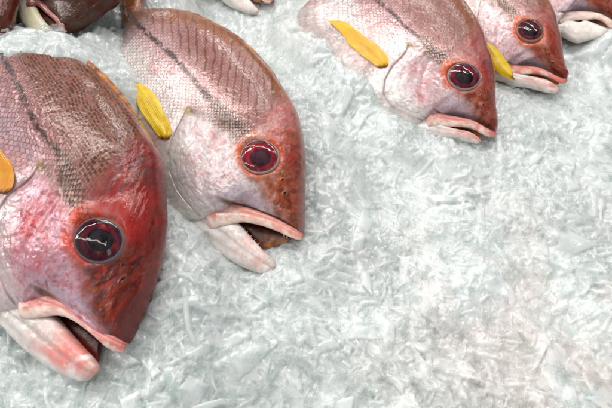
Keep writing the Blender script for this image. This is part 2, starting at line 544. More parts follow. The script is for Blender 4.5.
    for (x, y, r) in ((282.5, 180, 1.1), (285, 193.5, 1.6)):
        dn = np.hypot(u - x, v - y)
        Z = Z - .9 * sm(r, r * .3, dn) + .6 * sm(1.2, 0, np.abs(dn - r * 1.3))
    Z = Z + (n1 - .5) * 1.3 + (n2 - .5) * .9 * head + (n3 - .5) * .25
    sil = np.clip(sfull * .3 * sm(45, -5, b) + .1 * wht + .07 * head * (1 - fore) * (1 - sn), 0, .45) * (1 - .6 * edge)
    return C, Z, sil


NRM_BASE = np.array([-.30, -.36, 1.0])


def make_fish(spec):
    seed = spec["seed"]
    marks = spec.get("marks")
    names = list(marks) if marks else list(CANON_MARKS)
    A = np.array([CANON_MARKS[k] for k in names], float)
    Bm = np.array([marks[k] for k in names], float) if marks else A.copy()
    if marks:
        fwd, k = warp(A, Bm)
        inv, _ = warp(Bm, A)
    else:
        fwd = inv = (lambda P: np.asarray(P, float).copy())
        k = 1.0
    n = NRM_BASE + np.array(spec.get("tilt", (0, 0, 0)), float)
    n /= np.linalg.norm(n)
    anchor = fwd(np.array([[205., 130.]]))[0]
    O = on_plane(anchor, np.array([0, 0, spec["z"]]), np.array([0, 0, 1.0]))[0]
    e1 = RIGHT - (RIGHT @ n) * n
    e1 /= np.linalg.norm(e1)
    e2 = np.cross(n, e1)
    depth = (O - CAM) @ FWD
    mpp = depth / FPX * k * 1.0            # metres per canonical pixel
    pl = lambda P, d=0.0: on_plane(P, O, n, d)      # fish pixels -> world on the fish's own mid plane

    root = bpy.data.objects.new(spec["name"], None)
    COL.objects.link(root)
    root.location = O
    root.empty_display_size = .02
    root["label"], root["category"], root["group"] = spec["label"], "fish", "whole fish laid out on crushed ice"
    loc = lambda W: W - O                 # world -> child local (no rotation)

    # --- body
    NS, NT, NB = spec["res"]
    ribs = RIBS.copy()
    kn = None
    ss = np.linspace(0, 1, NS)
    rc = catmull(ribs, ss, np.concatenate([[0], np.cumsum(np.linalg.norm(np.diff((ribs[:, :2] + ribs[:, 2:4]) / 2 + .35 * (ribs[:, :2] - ribs[:, 2:4]) * 0, axis=0), axis=1) + np.linalg.norm(np.diff(ribs[:, :2], axis=0), axis=1) * .5)]) / 1.0 if False else None) if False else None
    kk = np.concatenate([[0], np.cumsum(.5 * np.linalg.norm(np.diff(ribs[:, :2], axis=0), axis=1) + .5 * np.linalg.norm(np.diff(ribs[:, 2:4], axis=0), axis=1))])
    kk /= kk[-1]
    rc = catmull(ribs, ss, kk)
    T = pl(fwd(rc[:, :2]))
    Bv = pl(fwd(rc[:, 2:4]))
    W = np.maximum(rc[:, 4], .5) * mpp * spec.get("fat", 1.0)
    c = np.clip(rc[:, 5], 0, .6)
    ph_top = np.linspace(0, 1, NT)
    ph = np.pi * (ph_top * .9 + .1 * (ph_top - np.sin(2 * np.pi * ph_top) / (2 * np.pi)))
    tt = (1 - np.cos(ph)) / 2
    prof = np.sin(ph) ** .85
    low = ph > np.pi / 2
    mid = T[:, None] + (Bv - T)[:, None] * tt[None, :, None]
    P2 = np.where(low[None], c[:, None] + (1 - c[:, None]) * prof[None], prof[None])
    Hh = W[:, None] * P2
    top = mid + n * Hh[..., None]
    # canonical coordinates of each point as traced on this fish
    pix = project(top.reshape(-1, 3))
    uv = inv(pix)
    C, Z, sil = paint(uv[:, 0], uv[:, 1], spec.get("style", {}), seed)
    rim = np.minimum(1, np.sin(ph) * 3.0)[None, :] * np.ones((NS, 1))
    # normals from the smooth surface for displacement
    du = np.gradient(top, axis=0)
    dv = np.gradient(top, axis=1)
    nn = np.cross(du, dv)
    nn /= np.linalg.norm(nn, axis=2, keepdims=True) + 1e-12
    nn *= np.sign((nn @ n).mean())
    endf = np.minimum(1, np.minimum(ss, 1 - ss) * 25)[:, None]
    top = top + nn * (Z.reshape(NS, NT) * mpp * rim * endf)[..., None]
    Cc = C.reshape(NS, NT, 3)
    # far side, coarser
    pb = np.linspace(np.pi, 0, NB + 2)[1:-1]
    tb = (1 - np.cos(pb)) / 2
    und = T[:, None] + (Bv - T)[:, None] * tb[None, :, None] - n * (W[:, None] * (np.sin(pb) ** .85)[None])[..., None]
    idx = np.clip((tb * (NT - 1)).astype(int), 0, NT - 1)
    V = np.concatenate([top, und], axis=1)
    CC = np.concatenate([Cc, Cc[:, idx]], axis=1)
    SS = np.concatenate([sil.reshape(NS, NT), np.zeros((NS, NB))], axis=1)
    NV = NT + NB
    q = grid_quads(NS, NV, True)
    Vf = V.reshape(-1, 3)
    # close both ends
    i0, i1 = len(Vf), len(Vf) + 1
    Vf = np.concatenate([Vf, V[0].mean(0)[None], V[-1].mean(0)[None]])
    j = np.arange(NV)
    t0 = np.stack([np.full(NV, i0), j, (j + 1) % NV], 1)
    t1 = np.stack([np.full(NV, i1), (NS - 1) * NV + (j + 1) % NV, (NS - 1) * NV + j], 1)
    Cf = np.concatenate([CC.reshape(-1, 3), CC[0].mean(0)[None], CC[-1].mean(0)[None]])
    Sf = np.concatenate([SS.ravel(), [0, 0]])
    me = mesh_np("body", loc(Vf), q, np.concatenate([t0, t1]), Cf, {"silver": Sf})
    link("body", me, M_SKIN, root)

    # surface lookup (coarse samples of the near side)
    stp = max(1, NS // 160)
    S_p = top[::stp, ::stp].reshape(-1, 3)
    S_uv = uv.reshape(NS, NT, 2)[::stp, ::stp].reshape(-1, 2)
    S_n = nn[::stp, ::stp].reshape(-1, 3)

    def surf(P, kavg=6):
        P = np.atleast_2d(P)
        out, on = [], []
        for p in P:
            d = np.sum((S_uv - p) ** 2, 1)
            ii = np.argpartition(d, kavg)[:kavg]
            w = 1 / (d[ii] + .5)
            w /= w.sum()
            on.append((S_n[ii] * w[:, None]).sum(0))
            hh = ((S_p[ii] - O) @ n * w).sum()
            out.append(pl(fwd(p[None]), hh)[0])
        return np.array(out), np.array(on)

    def loft(name, ribs, nu, nv, zc, half, colfn, mat, parent, full=True, power=1.0, relief=None):
        """tube-like part between two traced edges, ribs=(Tx,Ty,Bx,By,..); zc(s)=centre height, half(s)=half thickness (metres)"""
        s = np.linspace(0, 1, nu)
        r = catmull(ribs, s, np.linspace(0, 1, len(ribs)))
        a, b2 = pl(fwd(r[:, :2])), pl(fwd(r[:, 2:4]))
        z, hf = zc(s), half(s)
        # parallax-correct: place edges at height z while keeping the traced outline
        a = np.array([pl(fwd(r[i:i + 1, :2]), z[i])[0] for i in range(nu)])
        b2 = np.array([pl(fwd(r[i:i + 1, 2:4]), z[i])[0] for i in range(nu)])
        th = np.linspace(0, 2 * np.pi, nv, endpoint=False)
        tq = (1 - np.cos(th)) / 2
        sg = np.sin(th)
        hgt = np.sign(sg) * np.abs(sg) ** power
        pos = a[:, None] + (b2 - a)[:, None] * tq[None, :, None] + n * (hf[:, None] * hgt[None])[..., None]
        uvc = r[:, None, :2] + (r[:, 2:4] - r[:, :2])[:, None] * tq[None, :, None]
        S2 = np.repeat(s[:, None], nv, 1)
        T2 = np.repeat(tq[None], nu, 0)
        up = np.repeat((sg > 0)[None], nu, 0)
        if relief is not None:
            pos = pos + n * (relief(S2, T2, uvc) * up * mpp)[..., None]
        col = colfn(S2.ravel(), T2.ravel(), uvc.reshape(-1, 2))
        Vv = pos.reshape(-1, 3)
        qd = grid_quads(nu, nv, True)
        jj = np.arange(nv)
        i0, i1 = len(Vv), len(Vv) + 1
        Vv = np.concatenate([Vv, pos[0].mean(0)[None], pos[-1].mean(0)[None]])
        ts = np.concatenate([np.stack([np.full(nv, i0), jj, (jj + 1) % nv], 1),
                             np.stack([np.full(nv, i1), (nu - 1) * nv + (jj + 1) % nv, (nu - 1) * nv + jj], 1)])
        col = np.concatenate([col, col[:1], col[-1:]])
        return link(name, mesh_np(name, loc(Vv), qd, ts, col), mat, parent)

    st = spec.get("style", {})
    red = st.get("red", 0)
    dark = st.get("dark", 0)
    lodn = spec.get("lod", 1.0)
    nn_ = lambda x: max(8, int(x * lodn))

    def headz(x):
        return np.interp(x, [150, 210, 245, 270, 290, 302], [14, 16, 13, 11, 9, 6]) * mpp * spec.get("fat", 1.0)

    # --- upper lip
    def lipcol(s, t, p):
        nz = fbm(p[:, 0] / 9, p[:, 1] / 9, seed + 70, 4)
        nf = fbm(p[:, 0] / 3, p[:, 1] / 3, seed + 71, 3)
        c = np.tile(lin((222, 200, 188)), (len(s), 1))
        pinkc = lin(spec.get("lip", (216, 128, 116)))
        c = mix(c, np.tile(pinkc, (len(s), 1)), sm(.34, .66, nz + .22 * sm(.2, .45, s) * (1 - t) - .16 * sm(.3, .1, s) - .25 * sm(.45, .8, t) + spec.get("lipamt", 0)) * .85)
        c = mix(c, np.tile(lin((176, 60, 40)), (len(s), 1)), sm(.75, 1, s) * .55 * (1 - t))
        c = mix(c, np.tile(lin((198, 136, 122)), (len(s), 1)), sm(.5, .7, nf) * .55)
        c = mix(c, np.tile(lin((150, 84, 72)), (len(s), 1)), sm(.18, .02, t) * sm(.1, .3, s) * .6)
        if spec.get("lipdark"):
            c = c * .5 + lin(spec["lipdark"]) * .5
        return c
    lipz = lambda s: headz(np.interp(s, np.linspace(0, 1, len(LIP)), (LIP[:, 0] + LIP[:, 2]) / 2)) + np.interp(s, [0, .3, .5, 1], [3.2, 2.6, 1.9, 1.2]) * mpp
    loft("upper_lip", LIP, nn_(70), nn_(36), lipz, lambda s: np.interp(s, np.linspace(0, 1, len(LIP)), LIP[:, 4]) * mpp * np.interp(s, [0, .15, .35, 1], [.7, .7, .55, .5]), lipcol, M_LIP, root, power=.65,
         relief=lambda S, Tt, p: 1.6 * (fbm(p[..., 0] / 9, p[..., 1] / 9, seed + 72, 4) - .5) + .5 * (fbm(p[..., 0] / 2, p[..., 1] / 4, seed + 73, 3) - .5) - .8 * sm(.12, 0, np.abs(Tt - .35 - .12 * np.sin(S * 5))) * sm(.1, .3, S))

    # --- lower jaw
    def jawcol(s, t, p):
        nz = fbm(p[:, 0] / 8, p[:, 1] / 8, seed + 80, 4)
        c = np.tile(lin((226, 221, 216)), (len(s), 1))
        pinkc = lin(spec.get("jaw", (222, 176, 168)))
        c = mix(c, np.tile(pinkc, (len(s), 1)), sm(.35, .65, nz + spec.get("jawamt", 0)) * sm(.5, .7, s) * sm(.95, .6, t))
        c = mix(c, np.tile(lin((206, 168, 158)), (len(s), 1)), sm(.48, .7, fbm(p[:, 0] / 2.2, p[:, 1] / 3.5, seed + 83, 4)) * (.15 + .3 * sm(.4, .7, s)))
        c = mix(c, np.tile(lin((188, 176, 168)), (len(s), 1)), sm(.5, .75, fbm(p[:, 0] / 6, p[:, 1] / 6, seed + 84, 4)) * .6)
        c = mix(c, np.tile(lin((140, 128, 126)), (len(s), 1)), (sm(.07, .0, np.abs(t - .45)) * .5 + sm(.06, 0, np.abs(t - .72)) * .5 * sm(.8, .5, s)) * sm(.05, .2, s))
        c = mix(c, np.tile(lin(spec.get("jawtip", (214, 176, 160))), (len(s), 1)), sm(.86, 1, s) * .7)
        if spec.get("jawtint"):
            c = c * .6 + lin(spec["jawtint"]) * .4
        return c
    jr = np.linspace(0, 1, len(JAW))
    loft("lower_jaw", JAW, nn_(90), nn_(48), lambda s: headz(210 + 0 * s) * np.interp(s, jr, JAW[:, 5]) * 1.25,
         lambda s: np.interp(s, jr, JAW[:, 4]) * mpp * .72, jawcol, M_LIP, root, power=.75,
         relief=lambda S, Tt, p: .7 * sm(.46, .30, Tt) * sm(.1, .3, S) - .35 * sm(.1, 0, np.abs(Tt - .45 - .05 * np.sin(6 * S))) - .3 * sm(.08, 0, np.abs(Tt - .72)) * sm(.85, .5, S) + 1.0 * (fbm(p[..., 0] / 9, p[..., 1] / 9, seed + 81, 3) - .5))

    # --- inside of the mouth
    def mcol(s, t, p):
        nz = fbm(p[:, 0] / 5, p[:, 1] / 5, seed + 90, 4)
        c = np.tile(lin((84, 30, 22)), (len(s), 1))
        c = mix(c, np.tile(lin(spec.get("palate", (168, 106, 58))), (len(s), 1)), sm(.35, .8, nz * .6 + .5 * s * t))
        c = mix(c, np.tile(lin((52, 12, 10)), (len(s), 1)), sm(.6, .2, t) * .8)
        return c
    loft("mouth_lining", np.array(spec.get("mouth", MOUTH), float), nn_(40), nn_(24), lambda s: headz(235 + 0 * s) * .30 - 3 * mpp, lambda s: (3.0 - 1.0 * s) * mpp, mcol, M_FLESH, root)

    # --- teeth
    if spec.get("teeth"):
        for (x, y, dx, dy, L) in spec["teeth"]:
            p0 = pl(fwd(np.array([[x, y]])), headz(np.array([x]))[0] * .75)[0]
            p1 = pl(fwd(np.array([[x + dx, y + dy]])), headz(np.array([x]))[0] * .75)[0]
            ax = p1 - p0
            Ln = np.linalg.norm(ax)
            ax /= Ln
            s1 = np.cross(ax, n)
            s1 /= np.linalg.norm(s1)
            s2 = np.cross(ax, s1)
            rr = L * mpp * .7
            Ln *= .75
            rows = []
            for f, g in ((-.3, 1), (.15, .95), (.5, .65), (.8, .35), (1, .06)):
                th = np.linspace(0, 2 * np.pi, 8, endpoint=False)
                rows.append(p0 + ax * Ln * f + s2 * (.25 * rr * f * f) + rr * g * (np.cos(th)[:, None] * s1 + np.sin(th)[:, None] * s2))
            Vt = np.concatenate(rows)
            link("tooth", mesh_np("tooth", loc(Vt), grid_quads(5, 8, True)), M_TOOTH, root)

    # --- eye: iris bowl, pupil, clear cornea
    if spec.get("eye", True):
        tq_ = np.linspace(0, 2 * np.pi, 16, endpoint=False)
        vR = np.array(CANON_MARKS["eyeR"], float) - EYE
        vT = np.array(CANON_MARKS["eyeT"], float) - EYE
        ringp, _ = surf(EYE + 1.12 * (np.cos(tq_)[:, None] * vR + np.sin(tq_)[:, None] * vT), 10)
        rel = ringp - ringp.mean(0)
        en = np.linalg.svd(rel)[2][2]
        en *= np.sign(en @ n)
        en = en * .8 + n * .2
        en /= np.linalg.norm(en)
        ctr_ = ringp.mean(0)
        hit = lambda P: on_plane(P, ctr_, en)[0]
        ex = hit(fwd(EYE[None]))
        ax = (hit(fwd((EYE + vR)[None])) - hit(fwd((EYE - vR)[None]))) / 2
        ay = (hit(fwd((EYE + vT)[None])) - hit(fwd((EYE - vT)[None]))) / 2
        rr = np.linalg.norm(ax)
        nr, na = nn_(40), nn_(72)
        rad = np.linspace(0.02, 1.06, nr)
        th = np.linspace(0, 2 * np.pi, na, endpoint=False)
        Rg, Tg = np.meshgrid(rad, th, indexing="ij")
        hz = np.where(Rg < .7, -.10 + .08 * Rg, -.044 + .12 * sm(.7, .95, Rg)) - .34 * sm(.94, 1.06, Rg)
        base = ex + en * rr * .03
        Vi = base + (Rg * np.cos(Tg))[..., None] * ax + (Rg * np.sin(Tg))[..., None] * ay + en * (hz * rr)[..., None]
        xx, yy = (Rg * np.cos(Tg)).ravel(), (Rg * np.sin(Tg)).ravel()
        R1 = Rg.ravel()
        ang = Tg.ravel()
        nz = fbm(xx * 4 + seed, yy * 4, seed + 100, 4)
        ci = lin(spec.get("iris", (150, 18, 44)))
        c = np.tile(ci, (len(R1), 1))
        c = mix(c, np.tile(lin((70, 8, 26)), (len(R1), 1)), sm(.72, .5, R1 + (nz - .5) * .1) * .8)
        c = mix(c, np.tile(lin((196, 40, 50)), (len(R1), 1)), sm(.5, .72, nz) * .5)
        rimc = lin(spec.get("eyerim", (166, 120, 138)))
        c = mix(c, np.tile(rimc, (len(R1), 1)), sm(.76, .90, R1 + (nz - .5) * .16) * (.55 + .7 * nz))
        c = mix(c, np.tile(lin((70, 50, 66)), (len(R1), 1)), sm(.05, 0, np.abs(R1 - .90 - .04 * (nz - .5))) * .7)
        c = mix(c, np.tile(lin((188, 96, 36)), (len(R1), 1)), sm(.96, 1.03, R1))
        eye = link("eye", mesh_np("eye", loc(Vi.reshape(-1, 3)), grid_quads(nr, na, True), None, c), M_IRIS, root)
        rad = np.linspace(0.0, .5, 12)
        Rg, Tg = np.meshgrid(rad, th, indexing="ij")
        shp = 1 + .06 * np.cos(2 * Tg + 1) + .05 * (fbm(np.cos(Tg) * 2.5 + seed, np.sin(Tg) * 2.5, seed + 140, 3) - .5)
        po = spec.get("pupil", (0.02, -.02))
        Vp = base + ((Rg * shp * np.cos(Tg)) + po[0])[..., None] * ax + ((Rg * shp * np.sin(Tg)) + po[1])[..., None] * ay + en * ((-.03 + .10 * np.sqrt(np.maximum(0, 1 - (Rg / .5) ** 2)) - .04) * rr)[..., None]
        nzp = fbm(Rg.ravel() * np.cos(Tg.ravel()) * 5, Rg.ravel() * np.sin(Tg.ravel()) * 5, seed + 103, 3)
        cp = mix(np.tile(lin(spec.get("pupilcol", (22, 10, 24))), (Rg.size, 1)), np.tile(lin((96, 50, 48)), (Rg.size, 1)), sm(.4, .1, Rg.ravel()) * sm(.35, .75, nzp) * .45)
        link("pupil", mesh_np("pupil", loc(Vp.reshape(-1, 3)), grid_quads(12, na, True), None, cp), M_IRIS, eye)
        rad = np.linspace(0.0, 1, nn_(30))
        Rg, Tg = np.meshgrid(rad, th, indexing="ij")
        Vc = base + (.97 * Rg * np.cos(Tg))[..., None] * ax + (.97 * Rg * np.sin(Tg))[..., None] * ay + en * ((.03 + .34 * .7 * (np.sqrt(np.maximum(0, 1.3 - Rg ** 2)) - math.sqrt(.3))) * rr)[..., None]
        link("cornea", mesh_np("cornea", loc(Vc.reshape(-1, 3)), grid_quads(len(rad), na, True)), M_CORNEA, eye)

    # --- pectoral fin
    pf = np.array(spec["pfin"], float) if "pfin" in spec else PFIN
    direct = "pfin" in spec
    nu, nv = nn_(70), nn_(60)
    s = np.linspace(0, 1, nu)
    r = catmull(pf, s, np.linspace(0, 1, len(pf)))
    tq = np.linspace(0, 1, nv)
    r[:, :2] += (r[:, 2:4] - r[:, :2]) * (.035 * (fbm(s * 9, s * 0, seed + 150, 3) - .5) * 2)[:, None]
    cpx = r[:, None, :2] + (r[:, 2:4] - r[:, :2])[:, None] * tq[None, :, None]
    S2 = np.repeat(s[:, None], nv, 1)
    T2 = np.repeat(tq[None], nu, 0)
    if not direct:
        coarse_s = np.linspace(0, 1, 9)
        rcs = catmull(pf, coarse_s, np.linspace(0, 1, len(pf)))
        Hc = []
        for ii in range(9):
            w_, _ = surf(np.stack([rcs[ii, :2] * .5 + rcs[ii, 2:4] * .5]), 12)
            Hc.append((w_[0] - O) @ n)
        H1 = np.interp(s, coarse_s, Hc)
        lift = (.5 + 1.3 * s) * mpp
        Hf = (H1 + lift)[:, None] + mpp * .9 * np.sin(np.pi * T2) * (1 - .4 * S2)
        pts = fwd(cpx.reshape(-1, 2))
    else:
        Hf = np.full((nu, nv), spec["pfin_z"]) + mpp * 3 * np.sin(np.pi * T2)
        pts = cpx.reshape(-1, 2)
    ray = np.abs(np.mod(T2 * 12 + .8 * (fbm(T2 * 7, S2 * 1.5, seed + 119, 2) - .5), 1) - .5) * 2 * (.4 + 1.2 * fbm(T2 * 9, S2 * 4, seed + 118, 2))
    Hf = Hf + mpp * .07 * sm(.3, 1, ray) + mpp * 2.6 * (fbm(T2 * 2.2, S2 * 2, seed + 117, 2) - .5)
    Vf = np.stack([pl(pts[i:i + 1], Hf.ravel()[i])[0] for i in range(len(pts))])
    thick = mpp * .25
    V2 = np.concatenate([Vf, Vf - n * thick])
    q1 = grid_quads(nu, nv)
    q2 = q1[:, ::-1] + nu * nv
    bd = np.concatenate([np.arange(nv), np.arange(1, nu) * nv + nv - 1, (nu - 1) * nv + np.arange(nv - 2, -1, -1), np.arange(nu - 2, 0, -1) * nv])
    q3 = np.stack([bd, np.roll(bd, -1), np.roll(bd, -1) + nu * nv, bd + nu * nv], 1)
    fc = lin(spec.get("fincol", (250, 204, 6)))
    cf = np.tile(fc, (nu * nv, 1))
    nz = fbm(cpx[..., 0].ravel() / 6, cpx[..., 1].ravel() / 6, seed + 120, 4)
    cf = mix(cf, np.tile(fc * .55, (nu * nv, 1)), sm(.55, .9, np.clip(ray.ravel(), 0, 1)) * .2)
    cf = mix(cf, np.tile(lin((226, 160, 6)), (nu * nv, 1)), sm(.45, .7, nz) * .5)
    cf = mix(cf, np.tile(lin((96, 36, 10)), (nu * nv, 1)), sm(.14, .02, S2.ravel() + .02 * np.sin(T2.ravel() * 20)) * .9)
    link("pectoral_fin", mesh_np("pectoral_fin", loc(V2), np.concatenate([q1, q2, q3]), None, np.concatenate([cf, cf])), M_FIN, root)

    # --- folded dorsal fin along the back
    m = (ss > kk[3] - .03) & (ss < kk[8])
    rr_ = rc[m]
    Tm = rr_[:, :2]
    tan = np.gradient(Tm, axis=0)
    tan /= np.linalg.norm(tan, axis=1, keepdims=True)
    out = np.stack([tan[:, 1], -tan[:, 0]], 1)
    nf = len(Tm)
    f = np.linspace(0, 1, nf)
    wd = spec.get("dorsal", 3.2) * np.sin(np.pi * np.clip(f * 1.02, 0, 1)) ** .5 * (1 - .55 * f) + .3
    wd = wd + .7 * np.abs(np.mod(f * 14, 1) - .5) + .5 * (fbm(f * 30, f * 0, seed + 130, 2) - .5)
    rows = 10
    g = np.linspace(-1, 1, rows)
    thf = np.linspace(0, 2 * np.pi, 14, endpoint=False)
    rad_in = -4.0
    mid_off = (wd + rad_in) / 2
    half_w = (wd - rad_in) / 2
    ctr = Tm + out * mid_off[:, None]
    px_ = ctr[:, None] + out[:, None] * (half_w[:, None] * np.cos(thf)[None])[..., None]
    pw = pl(fwd(px_.reshape(-1, 2))).reshape(nf, 14, 3) + n * (mpp * (1.6 * np.sin(thf)[None] * (.6 + .4 * np.abs(np.sin(f * 44)))[:, None] + 1.5))[..., None]
    cfn = fbm(px_[..., 0].ravel() / 5, px_[..., 1].ravel() / 5, seed + 131, 3)
    dc = mix(np.tile(lin((190, 118, 16)), (nf * 14, 1)), np.tile(lin((120, 62, 10)), (nf * 14, 1)), sm(.4, .65, cfn))
    dc = mix(dc, np.tile(lin((176, 70, 20)), (nf * 14, 1)), np.repeat(sm(.86, 1, np.abs(np.sin(f * 44)))[:, None], 14, 1).ravel() * .5)
    link("dorsal_fin", mesh_np("dorsal_fin", loc(pw.reshape(-1, 3)), grid_quads(nf, 14, True), None, dc), M_FIN, root)

    # --- tail fin
    tr = np.array([(147, -36, 119, -32), (152, -60, 112, -54), (164, -92, 92, -84), (172, -124, 76, -112)], float)
    nu, nv = nn_(30), nn_(50)
    s = np.linspace(0, 1, nu)
    r = catmull(tr, s, np.linspace(0, 1, 4))
    tq = np.linspace(0, 1, nv)
    cp_ = r[:, None, :2] + (r[:, 2:4] - r[:, :2])[:, None] * tq[None, :, None]
    cp_[..., 1] += (s[:, None] ** 2) * 30 * np.sin(np.pi * tq)[None] ** 2
    ray = np.abs(np.mod(tq * 15, 1) - .5) * 2
    Hf = mpp * (ray[None] * .6 + 1.5 * np.sin(7 * tq)[None] * s[:, None])
    Vt = pl(fwd(cp_.reshape(-1, 2))) + n * Hf.reshape(-1, 1)
    V2 = np.concatenate([Vt, Vt - n * mpp])
    q1 = grid_quads(nu, nv)
    bd = np.concatenate([np.arange(nv), np.arange(1, nu) * nv + nv - 1, (nu - 1) * nv + np.arange(nv - 2, -1, -1), np.arange(nu - 2, 0, -1) * nv])
    q3 = np.stack([bd, np.roll(bd, -1), np.roll(bd, -1) + nu * nv, bd + nu * nv], 1)
    ct = mix(np.tile(lin((196, 140, 40)), (nu * nv, 1)), np.tile(lin((150, 92, 30)), (nu * nv, 1)), np.repeat(ray[None], nu, 0).ravel() * .6)
    link("tail_fin", mesh_np("tail_fin", loc(V2), np.concatenate([q1, q1[:, ::-1] + nu * nv, q3]), None, np.concatenate([ct, ct])), M_FIN, root)

    # samples of the mid plane for the ice to bed against
    sub = slice(None, None, max(1, NS // 24))
    mm = T[sub, None] + (Bv - T)[sub, None] * np.linspace(0.0, 1.0, 10)[None, :, None]
    ww = np.repeat(W[sub, None], 10, 1)
    sg_ = np.repeat(ss[sub][:, None], 10, 1).ravel()
    tg_ = np.repeat(np.linspace(0, 1, 10)[None], mm.shape[0], 0).ravel()
    zt = mm.reshape(-1, 3)[:, 2] - .75 * ww.ravel() * .8 - .002 - spec.get("sink", 0)
    surf_z = mm.reshape(-1, 3)[:, 2] + ww.ravel() * np.sin(np.pi * np.clip(tg_, .03, .97)) ** .5
    bury = np.zeros(len(zt))
    if "bury_rib" in spec:
        spec["bury_s"] = float(np.interp(spec["bury_rib"], np.arange(len(kk)), kk))
        bury = np.maximum(bury, sm(spec["bury_s"] + .03, spec["bury_s"] - .03, sg_ - spec.get("bury_skew", 0) * (tg_ - .5)))
    if "bury_t" in spec:
        bury = np.maximum(bury, sm(spec["bury_t"] - .06, spec["bury_t"] + .06, tg_) * sm(.72, .62, sg_))
    spec["bed"] = (mm.reshape(-1, 3), ww.ravel(), np.maximum(zt, 0) * (1 - bury) + (surf_z + .003) * bury, bury)
    spec["plane"] = (O, n)
    lo_ = int(NT * .70)
    if spec.get("crumbs"):
        a0, a1 = spec["crumbs"]
        spec["melt"] = top[int(NS * a0):int(NS * a1):7, lo_:int(NT * .92):7].reshape(-1, 3) + n * .0008
    return root


